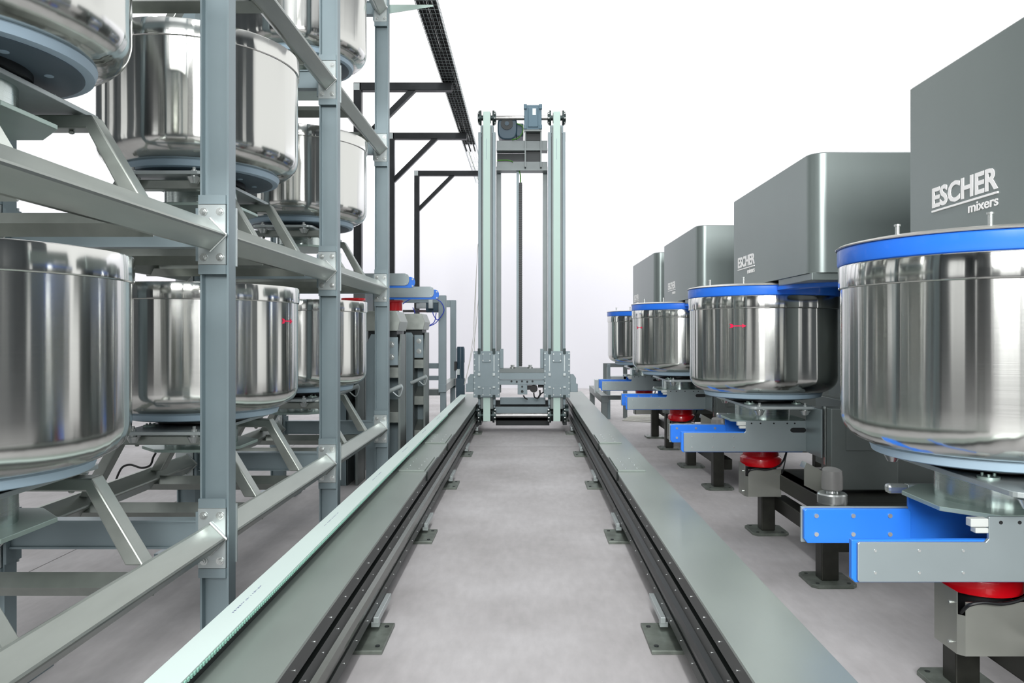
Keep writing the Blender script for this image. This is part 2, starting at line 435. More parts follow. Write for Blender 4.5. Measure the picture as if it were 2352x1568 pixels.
def make_bowl():
    t = thing('dough_bowl', 'bowl', 'bowl', (0, 0, 0))
    R = .505; pr = [(.0, .034), (.36, .034), (.40, .036), (.43, .042)]
    for k in range(9):
        a = -PI/2+.35+(PI/2-.35)*k/8; pr.append((R-.10+.10*math.cos(a), .142+.10*math.sin(a)))
    pr += [(R, .20), (R, .40), (R, .604), (R-.006, .607), (R-.006, .66)]
    prin = [(R-.006, .60), (R-.008, .2), (R-.06, .08), (.2, .045), (0, .042)]
    MB().lathe(pr+[(R-.009, .66)]+prin, 96).build('bowl_shell', 'bowl_steel', t)
    MB().lathe([(R, .6045), (.508, .6045), (.513, .608), (.5135, .612), (.5135, .684), (.512, .6885), (.508, .690), (.500, .690), (.497, .687), (.497, .66)], 96).build('rim_band', 'rim_steel', t)
    MB().lathe([(.30, .0), (.385, .0), (.396, .004), (.405, .03), (.400, .036), (.30, .036)], 72).build('base_ring', 'base_plastic', t)
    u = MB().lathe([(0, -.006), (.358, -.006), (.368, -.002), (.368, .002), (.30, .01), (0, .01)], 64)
    ub = u.build('base_disc', 'shaded_plastic', t)
    d = MB()
    for k in range(8):
        a = PI/8+k*PI/4; d.cyl((.27*math.cos(a), .27*math.sin(a), -.006), (.27*math.cos(a), .27*math.sin(a), -.0085), .014, 16)
    d.build('plug', 'base_plastic', ub, kind='stuff')
    MB().lathe([(0, -.038), (.21, -.038), (.225, -.030), (.225, -.006), (0, -.006)], 48).build('bearing_flange', 'black_steel', t)
    # carriage plate with rounded corners
    pts = []
    for cx, cy, a0 in ((.18, .43, 0), (-.18, .43, PI/2), (-.18, -.43, PI), (.18, -.43, 1.5*PI)):
        for k in range(5):
            a = a0+k*PI/8; pts.append((cx+.035*math.cos(a), cy+.035*math.sin(a)))
    pl = MB().prism(pts, 'z', -.056, -.039); po = pl.build('carriage_plate', 'plate_steel', t, bevel=.002)
    for x in (-.15, .15):
        for y in (-.428, .428):
            c = MB(); c.cyl((x, y, -.056), (x, y, -.066), .019, 20); c.cyl((x, y, -.066), (x, y, -.096), .035, 20, r2=.019)
            c.cyl((x, y, -.039), (x, y, -.030), .014, 16); c.cyl((x, y, -.030), (x, y, -.016), .008, 6, smooth=False)
            c.build('cone_pin', 'bolt_zinc', t)
    for x in (-.16, .16):
        for y in (-.24, .24):
            b = MB(); b.cyl((x, y, -.039), (x, y, -.031), .034, 20)
            for q in range(3):
                a = q*2.1; b.cyl((x+.02*math.cos(a), y+.02*math.sin(a), -.031), (x+.02*math.cos(a), y+.02*math.sin(a), -.022), .005, 6, smooth=False)
            b.build('leveling_disc', 'zinc', t)
    MB().lathe([(0, -.156), (.185, -.156), (.185, -.056), (0, -.056)], 56).build('hub_drum', 'hub_zinc', t)
    oc = .26; k = .13
    MB().prism([(-oc, -k), (-k, -oc), (k, -oc), (oc, -k), (oc, k), (k, oc), (-k, oc), (-oc, k)], 'z', -.172, -.156).build('drive_plate', 'zinc', t, bevel=.002)
    return t
BZ = .417       # bowl base above a rack level
proto = make_bowl()
bays = [1, 0, 2]
LBL = {(0, 0): 'large stainless dough bowl filling the lower left edge, lowest rack level',
       (0, 1): 'stainless dough bowl with red arrow on lowest rack level behind the nearest post',
       (0, 2): 'small-looking far stainless dough bowl on the lowest rack level, no visible arrow',
       (1, 0): 'stainless dough bowl cut off at the top left corner, seen from below with pale underside',
       (1, 1): 'whole stainless dough bowl on the middle rack level behind the nearest post',
       (1, 2): 'far stainless dough bowl on the middle rack level beside the black bracket post',
       (2, 2): 'stainless dough bowl on the highest rack level cut by the top of the picture'}
BYO = .02
bowls = {}
first = True
for (lv, by), lab in LBL.items():
    loc = (XC, (PY[by]+PY[by+1])/2+BYO, LV[lv]+BZ)
    if first:
        proto.location = loc; proto['label'] = lab; b = proto; first = False
    else: b = copy_tree(proto, None, lab, loc)
    b['group'] = 'dough bowls stored on the rack'
    bowls[(lv, by)] = b
RXs = [1.68, 1.68, 1.665, 1.68]; RYs = [2.70, 5.34, 8.16, 10.8]
MLAB = ['nearest', 'second nearest', 'third', 'farthest']
RL_ = ['largest blue-lidded stainless dough bowl at the right edge, under the nearest mixer hood',
       'blue-lidded stainless dough bowl with a big red arrow, second in the right row',
       'blue-lidded stainless dough bowl with a tiny red arrow, third along the right row',
       'farthest blue-lidded stainless dough bowl, left end of the right row, above the small stand']
rb = []
for k in range(4):
    b = copy_tree(proto, None, RL_[k], (RXs[k], RYs[k], 1.014)); b['group'] = 'dough bowls at the mixers'; rb.append(b)
def arrow_on(b, px, z):
    # point of the wall seen at picture column px
    X = (px-1210)/1716; cx, cy = b.location.x, b.location.y; R = .505
    d = Vector((X, 1)).normalized(); P = Vector((cx, cy)); q = d.dot(P); disc = q*q-(P.dot(P)-R*R)
    h = d*(q-math.sqrt(max(disc, 0))); a = math.atan2(h.y-cy, h.x-cx)
    m = MB(); add_arrow(m, R, a, z); m.build('direction_arrow', 'arrow_red', b, label='red arrow sticker')
arrow_on(bowls[(0, 1)], 661, .505); arrow_on(rb[1], 1695, .49); arrow_on(rb[2], 1469, .505)

# ------------------------------------------------------------------ lids on the mixer bowls
lid = MB().lathe([(0, .030), (.505, .063), (.522, .064), (.524, .067), (.515, .073), (.47, .082), (.30, .086), (0, .088)], 96).build('bowl_lid', 'lid_cover', rb[0], label='flat pale steel lid with blue ring')
lid.location = (0, 0, .690)
MB().lathe([(.40, .0), (.508, .0), (.514, .003), (.517, .010), (.517, .058), (.513, .063), (.40, .063)], 96).build('seal_ring', 'lid_blue', lid)
for x, y in ((-.24, -.38), (-.40, -.12)):
    MB().cyl((x, y, .07), (x, y, .118), .0075, 16).cyl((x, y, .118), (x, y, .124), .011, 16).build('lid_pin', 'bolt_zinc', lid)
for k in range(1, 4): copy_tree(lid, rb[k])

# ------------------------------------------------------------------ mixers on the right
def text_mesh(body, size, bold, ext):
    c = bpy.data.curves.new('t', 'FONT'); c.body = body; c.size = size; c.offset = bold; c.extrude = ext; c.resolution_u = 3
    o = bpy.data.objects.new('t', c); COL.objects.link(o); bpy.context.view_layer.update()
    dg = bpy.context.evaluated_depsgraph_get(); me = bpy.data.meshes.new_from_object(o.evaluated_get(dg))
    bpy.data.objects.remove(o); return me
TM = text_mesh('ESCHER', .1, .0030, .001); TS = text_mesh('mixers', .04, .0006, .001)
def text_obj(me, name, parent, y0, z0, wdt, hgt, X):
    xs = [v.co.x for v in me.vertices]; ys = [v.co.y for v in me.vertices]
    m2 = me.copy(); m2.name = name
    for v in m2.vertices:
        u = (v.co.x-min(xs))/(max(xs)-min(xs)); q = (v.co.y-min(ys))/(max(ys)-min(ys)); d = v.co.z
        v.co = (X-.002-d, y0-u*wdt, z0+q*hgt)
    m2.materials.clear(); m2.materials.append(MATS['logo_white'])
    o = bpy.data.objects.new(name, m2); COL.objects.link(o); o.parent = parent; return o

HX = 1.60
heads = [(1.55, 3.116), (4.20, 5.77), (7.02, 8.70), (9.35, 11.25)]
mlab = ['nearest mixer, tall dark grey hood at the right edge with the largest white lettering',
        'second mixer, grey lettered hood over the bowl with the big red arrow',
        'third mixer with a smaller grey hood and small white lettering',
        'farthest mixer, leftmost and smallest grey hood of the right row']
feet = [((1.78, 1.95), (1.79, 3.08)), ((1.76, 4.38), (1.76, 5.49)), ((1.80, 7.05), (1.80, 8.2)), ((1.80, 9.46), (1.80, 10.5))]
XM = 3.25
def rect_tube(m, a, b, s=.10): m.bar(a, b, s, s)
for k in range(4):
    X0, Y0 = 1.68, RYs[k]
    mx = thing('spiral_mixer', mlab[k], 'mixer', (X0, Y0, 0), 'mixers in the right row')
    O = Vector((X0, Y0, 0))
    def W(mb): # world-coordinates builder moved into the mixer's frame
        mb.v = [tuple(Vector(v)-O) for v in mb.v]; return mb
    y0, y1 = heads[k]
    # hood with a rounded front corner, slightly bulging top edge
    r = .09; pts = [(HX, y1), (HX, y0+r)]
    for q in range(1, 9):
        a = PI+q*(PI/2)/8; pts.append((HX+r+r*math.cos(a), y0+r+r*math.sin(a)))
    pts += [(XM, y0), (XM, y1)]
    hm = MB(); n = len(pts)
    prof = [(0, 1.797), (0, 2.468), (.006, 2.474), (.02, 2.476)]
    cx = sum(p[0] for p in pts)/n; cyy = (y0+y1)/2
    vs = []
    for ins, z in prof:
        for p in pts:
            dx = ins if p[0] < 2 else -ins*0; dy = ins if p[1] < cyy else -ins
            vs.append((p[0]+dx, p[1]+dy, z))
    fs = []
    for a in range(len(prof)-1):
        for i in range(n): fs.append((a*n+i, a*n+(i+1) % n, (a+1)*n+(i+1) % n, (a+1)*n+i))
    hm.add(vs, fs, True); o_ = len(prof)-1
    hm.add([vs[o_*n+i] for i in range(n)], [tuple(range(n))]); hm.add([vs[i] for i in range(n)], [tuple(reversed(range(n)))])
    W(hm).build('mixer_hood', 'hood_steel', mx)
    W(MB().box(HX+.01, XM, y0+.02, Y0-.56, 1.755, 1.798)).build('hood_apron', 'hood_steel', mx, bevel=.004)
    W(MB().lathe([(.30, 0), (.42, 0), (.42, .022), (.30, .022)], 64, (2.03, Y0-.59-.0, 1.733))).build('seal_ring', 'lid_blue', mx)
    # lettering on the side of the hood facing the aisle
    yl = {0: 2.945, 1: 5.655, 2: 8.45, 3: 11.1}[k]
    wl, hl, zl = .412, .079, 1.944
    t1 = text_obj(TM, 'lettering', mx, yl-Y0, zl, wl, hl, HX-X0)
    t2 = text_obj(TS, 'small_lettering', mx, yl-.24-Y0, zl-.057, wl-.24, .034, HX-X0)
    W(MB().box(HX-.005, HX, yl, yl-wl, zl-.016, zl-.009)).build('underline', 'logo_white', mx)
    # column and lower body
    yb0, yb1 = Y0-.66, y1-.02
    W(MB().box(2.32, XM, yb0+.1, yb1, .47, 1.86)).build('column_panel', 'body_steel', mx, bevel=.01)
    W(MB().box(1.905, 2.33, yb0, yb0+.16, .47, .985)).build('side_panel', 'body_steel', mx, bevel=.008)
    W(MB().box(2.22, 2.33, yb0+.16, yb1, .47, .985)).build('inner_panel', 'body_steel', mx, bevel=.005)
    W(MB().box(2.0, 2.2, yb0-.004, yb0, .72, .93)).build('access_cover', 'body_steel', mx, bevel=.003)
    # fork: near arm with a tall root, far arm, both lined in blue
    YA, YB = Y0-.32, Y0+.14
    na = [(1.055, .665), (1.06, .66), (1.885, .66), (1.885, .868), (1.472, .868), (1.472, .798), (1.462, .787), (1.06, .787), (1.055, .782)]
    W(MB().prism(na, 'y', YA, YA+.012)).build('fork_arm', 'fork_steel', mx, bevel=.002)
    W(MB().box(1.875, 1.885, YA-.26, YA, .66, .97)).build('fork_cheek', 'fork_steel', mx, bevel=.002)
    W(MB().box(1.895, 1.902, YA-.27, YA-.25, .62, .99)).build('cheek_rail', 'bolt_zinc', mx)
    W(MB().prism([(1.04, .668), (1.052, .655), (1.86, .655), (1.86, .792), (1.04, .792)], 'y', YA+.012, YA+.034)).build('fork_lining', 'fork_blue', mx, bevel=.003)
    W(MB().box(1.05, 1.46, YB+.02, YB+.032, .655, .790)).build('fork_arm', 'fork_steel', mx, bevel=.002)
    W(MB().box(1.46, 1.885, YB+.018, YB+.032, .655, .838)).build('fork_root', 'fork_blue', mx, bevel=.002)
    W(MB().prism([(1.055, .672), (1.068, .655), (1.452, .655), (1.462, .665), (1.462, .775), (1.452, .785), (1.062, .785), (1.055, .78)], 'y', YB, YB+.02)).build('fork_lining', 'fork_blue', mx, bevel=.003)
    for fx in (1.11, 1.25, 1.39):
        for fz in (.69, .76):
            W(MB().cyl((fx, YA, fz), (fx, YA-.0025, fz), .0045, 10)).build('screw', 'bolt_zinc', mx)
            sb = MB().cyl((fx-.01, YB, fz), (fx-.01, YB-.005, fz), .0085, 12)
            W(sb).build('screw', 'bolt_zinc', mx)
    hs = MB()
    for fx in (1.51, 1.57, 1.66, 1.75, 1.80): hs.cyl((fx, YA, .85), (fx, YA-.0015, .85), .006, 12)
    W(hs).build('screw_row', 'black_rubber', mx, kind='stuff')
    # slot in the root of the near arm
    W(MB().prism([(1.79+.02*math.cos(a*PI/6), .805+.016*math.sin(a*PI/6)) for a in range(3, 10)]+[(1.86+.016*math.cos(a*PI/6), .805+.016*math.sin(a*PI/6)) for a in range(-3, 4)], 'y', YA-.0012, YA+.001)).build('slot', 'black_rubber', mx)
    W(MB().box(1.415, 1.472, YA+.0, YA+.03, .835, .862)).build('bumper_block', 'bumper', mx, bevel=.003)
    W(MB().box(1.43, 1.472, YA-.0, YA+.03, .815, .832)).build('bumper_block', 'bumper', mx, bevel=.003)
    # latch lever at the hub
    lv_ = MB().box(1.50, 1.62, YB+.10, YB+.13, .825, .858); lv_.cyl((1.55, YB+.10, .84), (1.55, YB+.096, .84), .011, 14)
    W(lv_).build('latch_lever', 'plate_steel', mx, bevel=.004)
    W(MB().box(1.42, 1.50, YB+.095, YB+.135, .822, .86)).build('lever_grip', 'bolt_zinc', mx, bevel=.012)
    # red drive drum with black cable and sheet steel guards
    RXc, RYc = 1.72, Y0+.15
    dr = W(MB().lathe([(0, .66), (.155, .66), (.155, .63), (.13, .625), (.125, .60), (.128, .565), (.146, .55), (.148, .545), (.148, .495), (.14, .49), (0, .49)], 48, (RXc, RYc, 0)))
    dro = dr.build('drive_drum', 'red_paint', mx)
    W(MB().lathe([(0, .49), (.11, .49), (.11, .34), (0, .33)], 32, (RXc, RYc, 0))).build('drive_motor', 'black_rubber', mx)
    gx0, gx1, gy0, gy1, gz0, gz1 = 1.56, 1.815, Y0-.01, Y0+.16, .29, .485
    W(MB().box(gx0+.02, gx1, gy0, gy0+.003, gz0, gz1)).build('guard_front', 'sheet_steel', mx)
    gd = MB().box(gx0, gx0+.003, gy0+.02, gy1, gz0, gz1+.03)
    W(gd).build('guard_side', 'sheet_steel', mx)
    W(MB().prism([(gx0, gy0+.02), (gx0+.003, gy0+.0205), (gx0+.021, gy0+.003), (gx0+.02, gy0)], 'z', gz0, gz1-.05)).build('guard_corner', 'sheet_steel', mx)
    sc_ = MB()
    for z in (gz0+.03, gz1-.02): sc_.cyl((gx0, gy0+.06, z), (gx0-.008, gy0+.06, z), .006, 10)
    W(sc_).build('guard_screw', 'bolt_zinc', mx, kind='stuff')
    bk = MB(); yb_ = YA-.30
    bk.prism([(1.76, .60), (1.90, .53), (1.90, .42), (1.76, .49)], 'y', yb_+.02, yb_+.023)
    bk.prism([(1.76, .60), (1.90, .53), (1.915, .56), (1.775, .635)], 'y', yb_+.02, yb_+.10)
    bk.box(1.90, 1.93, yb_+.02, yb_+.03, .42, .57)
    W(bk).build('guard_bracket', 'sheet_steel', mx)
    yy_ = gy0-.012
    W(MB().tube(curve_pts([(1.575, gy0+.02, .44), (1.585, yy_, .478), (1.63, yy_-.01, .492), (1.70, yy_-.012, .488), (1.77, yy_-.01, .505), (1.82, yy_, .54), (1.86, yy_+.02, .62)], 8), .0065)).build('cable', 'black_rubber', mx)
    W(MB().tube(curve_pts([(1.815, gy0-.02, .46), (1.83, gy0-.03, .54), (1.86, gy0-.01, .66)], 6), .005)).build('cable', 'black_rubber', mx)
    # welded base frame
    (fx0, fy0), (fx1, fy1) = feet[k]
    for (x, y) in ((fx0, fy0), (fx1, fy1)):
        l = MB(); l.box(x-.05, x+.05, y-.05, y+.05, .02, .45)
        W(l).build('base_leg', 'base_dark', mx, bevel=.006)
        c = .03; h = .13
        p_ = MB().prism([(x-h, y-h+c), (x-h+c, y-h), (x+h-c, y-h), (x+h, y-h+c), (x+h, y+h-c), (x+h-c, y+h), (x-h+c, y+h), (x-h, y+h-c)], 'z', 0, .02)
        fo = W(p_).build('foot_plate', 'foot_plate', mx, bevel=.002)
        hb = MB()
        for sx in (-1, 1):
            for sy in (-1, 1): hb.cyl((x+sx*.09, y+sy*.09, .02), (x+sx*.09, y+sy*.09, .0215), .011, 12)
        W(hb).build('bolt_hole', 'rail_dark', fo, kind='stuff')
    ya, yb = fy0+.05, fy1-.05
    for z0, z1 in ((.34, .45), (.17, .27)):
        W(MB().box(fx0+.045, fx0+.14, ya-.05, yb+.05, z0, z1)).build('base_beam', 'base_dark', mx, bevel=.006)
    for yy in (fy0, fy1):
        W(MB().box(fx0+.05, XM, yy-.05, yy+.05, .34, .45)).build('base_beam', 'base_dark', mx, bevel=.006)
        W(MB().box(XM-.1, XM, yy-.05, yy+.05, .0, .34)).build('base_leg', 'base_dark', mx, bevel=.006)
    W(MB().box(fx0+.05, XM, ya, yb, .435, .450)).build('deck_plate', 'base_dark', mx)
    # locating bollard on the far end of the base
    if k > 0:
        bx, by_ = 1.815, (4.44 if k == 1 else fy0+.06 if k == 2 else fy0+.05)
        W(MB().lathe([(0, .45), (.085, .45), (.085, .50), (.078, .508), (.035, .508), (.03, .53), (0, .53)], 36, (bx, by_, 0))).build('bollard_ring', 'bolt_zinc', mx)
        cp = MB().lathe([(0, .525), (.05, .525), (.06, .532), (.06, .60), (.055, .64), (0, .642)], 36, (bx, by_, 0))
        for i, v in enumerate(cp.v):
            if v[2] > .59: cp.v[i] = (v[0], v[1], v[2]+max(0, (v[1]-by_))*.25)
        W(cp).build('bollard_cap', 'cap_grey', mx)

# ------------------------------------------------------------------ running track
def screw_line(parent, u, z, side, y0, y1, step, mt='bolt_zinc', r=.006):
    m = MB(); y = y0
    while y < y1:
        m.cyl((u, y, z), (u-side*.003, y, z), r, 8); y += step
    m.build('screw_row', mt, parent, kind='stuff')
for side in (-1, 1):
    U = .745 if side < 0 else .675
    Wd = .305; y0, y1 = -1.0, (12.9 if side < 0 else 13.5)
    lab = 'left long grey rail beam, the one with the white toothed belt lying on it' if side < 0 else 'right long grey rail beam beside the mixers, without a belt'
    t = thing('rail_beam', lab, 'rail', (side*U, 5, 0), 'pair of rail beams')
    O = Vector((side*U, 5, 0))
    def W(mb): mb.v = [tuple(Vector(v)-O) for v in mb.v]; return mb
    s = side
    def X(u): return s*u
    def bx(u0, u1, z0, z1, name, m, bev=0, **k): return W(MB().box(X(u0), X(u1), y0, y1, z0, z1)).build(name, m, t, bevel=bev, **k)
    H = CAMZ
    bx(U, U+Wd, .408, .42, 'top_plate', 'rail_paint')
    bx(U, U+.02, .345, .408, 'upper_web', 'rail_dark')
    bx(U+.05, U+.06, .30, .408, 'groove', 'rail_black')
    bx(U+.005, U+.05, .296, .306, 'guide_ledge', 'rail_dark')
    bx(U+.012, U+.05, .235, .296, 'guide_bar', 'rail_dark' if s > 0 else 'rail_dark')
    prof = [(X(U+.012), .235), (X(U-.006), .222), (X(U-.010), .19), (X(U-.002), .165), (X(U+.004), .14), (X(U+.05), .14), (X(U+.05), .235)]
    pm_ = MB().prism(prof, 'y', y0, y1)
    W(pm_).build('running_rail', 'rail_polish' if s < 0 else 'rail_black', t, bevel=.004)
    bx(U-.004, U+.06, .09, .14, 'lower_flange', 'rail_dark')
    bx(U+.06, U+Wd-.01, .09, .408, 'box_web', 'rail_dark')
    scr = MB(); y = 1.2
    while y < y1:
        scr.cyl((X(U+.012), y, .268), (X(U+.009), y, .268), .0035, 8)
        scr.cyl((X(U), y+.07, .372), (X(U-.003), y+.07, .372), .0032, 8)
        scr.cyl((X(U-.004), y+.03, .115), (X(U-.0065), y+.03, .115), .003, 8)
        y += .225
    W(scr).build('screw_row', 'bolt_zinc', t, kind='stuff')
    for ys, L in ((5.59, .62), (7.02, .60)):
        sp = W(MB().box(X(U+.008 if s > 0 else U+.02), X(U+.215), ys, ys+L, .42, .434)).build('splice_plate', 'rail_paint', t, bevel=.002)
        bb = MB()
        for q in range(2):
            for w_ in range(4): bb.cyl((X(U+.07+q*.09), ys+.06+w_*.15, .434), (X(U+.07+q*.09), ys+.06+w_*.15, .4365), .010, 12)
        W(bb).build('bolt', 'bolt_zinc', sp, kind='stuff')
        W(MB().box(X(U-.012), X(U), ys-.05, ys+L, .36, .43)).build('splice_plate', 'rail_dark', t, bevel=.002)
    e = .655 if s < 0 else .565
    for yf in (1.55, 3.38, 5.16, 6.97, 8.82, 10.75, 12.4):
        fp = W(MB().box(X(e), X(U+.26), yf, yf+.33, 0, .018)).build('foot_plate', 'foot_plate', t, bevel=.002)
        hb = MB()
        for a in (.05, .28): hb.cyl((X(e+.03), yf+a, .018), (X(e+.03), yf+a, .0215), .011, 12)
        W(hb).build('bolt_hole', 'rail_black', fp, kind='stuff')
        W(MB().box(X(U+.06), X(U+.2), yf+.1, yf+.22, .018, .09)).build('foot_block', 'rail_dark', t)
        tb = MB().box(X(U-.03), X(U-.005), yf+.22, yf+.56, .055, .085); tb.box(X(U-.03), X(U+.01), yf+.24, yf+.27, .03, .055)
        W(tb).build('side_tab', 'plate_steel', t, bevel=.002)
    for yy in (y0, y1-.01):
        pass

# white toothed belt lying on the left beam
belt = thing('drive_belt', 'long white toothed belt lying edge to edge along the left rail beam', 'belt', (-1.0, 5, .48))
O = Vector((-1.0, 5, .48)); zb_ = .482
def W(mb): mb.v = [tuple(Vector(v)-O) for v in mb.v]; return mb
bxl, bxr = -1.058, -.955
def WX(x): return x
W(MB().box(bxl, bxr, -1, 11.9, zb_, zb_+.006)).build('belt_band', 'belt_mint', belt)
tm = MB(); y = 1.0
while y < 9.0: tm.box(bxl+.002, bxr+.0035, y, y+.011, zb_-.010, zb_+.0005); y += .02
W(tm).build('belt_teeth', 'belt_teeth', belt, kind='stuff')
pr_ = MB()
for y in (2.58, 3.75, 4.92, 6.09, 7.26, 8.43):
    q = y
    for k in range(17):
        L = random.choice((.006, .009, .004, .012)); pr_.box(-1.019, -1.019+random.choice((.004, .006)), q, q+L, zb_+.006, zb_+.0064); q += L+random.choice((.006, .008, .016))
W(pr_).build('printed_mark', 'ink', belt, kind='stuff')
bc = thing('belt_bed', 'narrow dark steel bed carrying the white toothed belt', 'belt support', (-1.0, 5, .42))
O = Vector((-1.0, 5, .42))
W(MB().box(-1.056, -.985, -1, 11.9, .42, .472)).build('bed_bar', 'rail_black', bc)

# ------------------------------------------------------------------ gantry lift at the far end of the track
GY = 11.0; S = GY/1716
g = thing('bowl_lift_gantry', 'tall grey twin-mast lift with mint belts standing across the rails', 'lift', ((1198-1210)*S, GY, 0))
O = Vector(((1198-1210)*S, GY, 0))
def gx(px): return (px-1210)*S
def gz(py): return CAMZ-(py-767)*S
def GB(px0, px1, py0, py1, d0, d1, name, m, bev=0, par=None, **k):
    return W(MB().box(gx(px0), gx(px1), GY+d0, GY+d1, gz(py1), gz(py0))).build(name, m, par or g, bevel=bev, **k)
for px, sd in ((1118, -1), (1279, 1)):
    # mast: base profile, two raised flange strips, belt in the middle
    m = MB()
    m.box(gx(px-19), gx(px+19), GY+.10, GY+.20, gz(938), gz(302))
    for a, b in ((-20, -13), (13, 20)): m.box(gx(px+a), gx(px+b), GY+.03, GY+.12, gz(930), gz(302))
    W(m).build('mast', 'gantry_paint', g, bevel=.003)
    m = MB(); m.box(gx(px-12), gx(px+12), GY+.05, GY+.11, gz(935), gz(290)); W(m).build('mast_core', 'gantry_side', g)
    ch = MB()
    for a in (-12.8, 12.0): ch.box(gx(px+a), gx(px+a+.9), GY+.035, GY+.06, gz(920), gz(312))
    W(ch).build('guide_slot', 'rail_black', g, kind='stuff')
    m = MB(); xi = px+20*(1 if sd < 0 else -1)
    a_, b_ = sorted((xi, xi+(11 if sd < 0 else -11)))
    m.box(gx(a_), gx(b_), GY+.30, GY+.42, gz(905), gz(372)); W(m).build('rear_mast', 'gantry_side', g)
    GB(px-15, px+15, 285, 303, .06, .18, 'mast_head', 'gantry_paint', .003)
    GB(px-8, px+8, 256, 812, .0, .008, 'lift_belt', 'mast_belt')
    GB(px-8, px+8, 905, 967, .0, .008, 'lift_belt', 'mast_belt')
    W(MB().box(gx(px-1), gx(px-.4), GY-.001, GY, gz(366), gz(318))).build('printed_mark', 'ink', g)
    for yy, nm in ((267, 'top_pulley'), (955, 'bottom_pulley')):
        R = 14.5*S
        m = MB().cyl((gx(px-8.5), GY+.09, gz(yy)), (gx(px+8.5), GY+.09, gz(yy)), 12*S, 32)
        W(m).build(nm, 'rail_black', g)
        for a in (-1, 1):
            fl = MB()
            fl.cyl((gx(px+a*13), GY+.09, gz(yy)), (gx(px+a*17), GY+.09, gz(yy)), 17*S if nm[0] == 't' else 17*S, 32)
            fl.cyl((gx(px+a*17), GY+.09, gz(yy)), (gx(px+a*21), GY+.09, gz(yy)), 12*S, 24)
            fl.cyl((gx(px+a*9), GY+.09, gz(yy)), (gx(px+a*13), GY+.09, gz(yy)), 6*S, 16)
            fo = W(fl).build('flange_bearing', 'pulley_dark', g)
            bo = MB()
            for q in range(8):
                t_ = q*PI/4+.3; yy_ = GY+.09+13.5*S*math.cos(t_); zz = gz(yy)+13.5*S*math.sin(t_)
                bo.cyl((gx(px+a*17), yy_, zz), (gx(px+a*20), yy_, zz), .012, 6, smooth=False)
            W(bo).build('bolt', 'bolt_zinc', fo, kind='stuff')
    # carriage block riding the mast
    cbk = GB(px-30, px+30, 806, 912, -.05, .03, 'carriage_block', 'gantry_paint', .004)
    m = MB()
    for q in range(8):
        zz = 811+q*13.5
        for a in (-27.5, 27.5): m.cyl((gx(px+a), GY-.05, gz(zz)), (gx(px+a), GY-.062, gz(zz)), .011, 10)
    W(m).build('bolt', 'plate_steel', cbk, kind='stuff')
    for a in (-17, 17):
        for z0, z1 in ((800, 812), (906, 914), (856, 862), (886, 890)):
            W(MB().box(gx(px+a-3), gx(px+a+3), GY-.075, GY-.045, gz(z1), gz(z0))).build('guide_pad', 'pulley_dark' if z0 in (800, 906) else 'plate_steel', cbk, bevel=.002)
        W(MB().box(gx(px+a-1), gx(px+a+1), GY-.058, GY-.05, gz(852), gz(815))).build('pad_screw', 'plate_steel', cbk)
    for z0, z1 in ((810, 831), (888, 909)):
        W(MB().box(gx(px-10), gx(px+10), GY-.068, GY-.05, gz(z1), gz(z0))).build('belt_clamp', 'gantry_paint', cbk, bevel=.003)
        m = MB()
        for a in (-8, 8):
            for q in (2.5, 17.5): m.cyl((gx(px+a), GY-.068, gz(z0+q)), (gx(px+a), GY-.075, gz(z0+q)), .009, 8)
        W(m).build('bolt', 'bolt_zinc', cbk, kind='stuff')
    # limit switch boxes on the outside
    a, b = (px-48, px-30) if sd < 0 else (px+30, px+48)
    GB(a, b, 881, 900, -.02, .12, 'switch_box', 'gantry_paint', .006)
    a, b = (px-44, px-30) if sd < 0 else (px+30, px+44)
    w_ = MB().prism([(gx(a), gz(881)), (gx(b), gz(881)), (gx(b), gz(859)), (gx(a+6 if sd < 0 else a), gz(859)), (gx(a), gz(868))] if sd < 0 else
                    [(gx(a), gz(881)), (gx(b), gz(881)), (gx(b), gz(868)), (gx(b-6), gz(859)), (gx(a), gz(859))], 'y', GY-.01, GY+.10)
    W(w_).build('switch_cover', 'gantry_paint', g)
    a, b = (px+30, px+38) if sd < 0 else (px-38, px-30)
    GB(a, b, 801, 846, .05, .10, 'side_bracket', 'gantry_paint', .003)
    GB(px-15, px+15, 912, 940, .02, .16, 'mast_foot', 'gantry_side', .01)
    # running wheels on the rail
    wx = gx(1099 if sd < 0 else 1298)
    m = MB().cyl((wx-.02*sd, GY+.25, .30), (wx+.06*sd, GY+.25, .30), .11, 28); W(m).build('running_wheel', 'pulley_dark', g)
    # track carriage resting on the rail
# top cross parts
W(MB().cyl((gx(1128), GY+.09, gz(267)), (gx(1270), GY+.09, gz(267)), 5.2*S, 20)).build('drive_shaft', 'shaft_steel', g)
gb = GB(1204, 1244, 241, 297, .0, .20, 'gearbox', 'gear_blue', .006)
GB(1213, 1236, 248, 292, -.02, .0, 'gearbox_cover', 'gear_blue', .006)
for a in (1203, 1238):
    for z0, z1 in ((240, 251), (287, 297)): W(MB().box(gx(a), gx(a+7), GY-.03, GY+.02, gz(z1), gz(z0))).build('mounting_lug', 'gear_blue', gb, bevel=.004)
W(MB().box(gx(1223), gx(1231), GY-.023, GY-.02, gz(265), gz(250))).build('name_plate', 'plate_steel', gb)
mm = MB(); pts = []
for k in range(24):
    a = k*2*PI/24; c, s_ = math.cos(a), math.sin(a); q = (abs(c)**3.2+abs(s_)**3.2)**(-1/3.2); pts.append((gx(1165)+23*S*q*c, gz(288)+28*S*q*s_))
W(mm.prism(pts, 'y', GY+.10, GY+.50)).build('lift_motor', 'motor_blue', g, bevel=.02)
W(MB().cyl((gx(1164), GY+.10, gz(280)), (gx(1164), GY+.085, gz(280)), 14*S, 28)).build('fan_grille', 'rail_black', g)
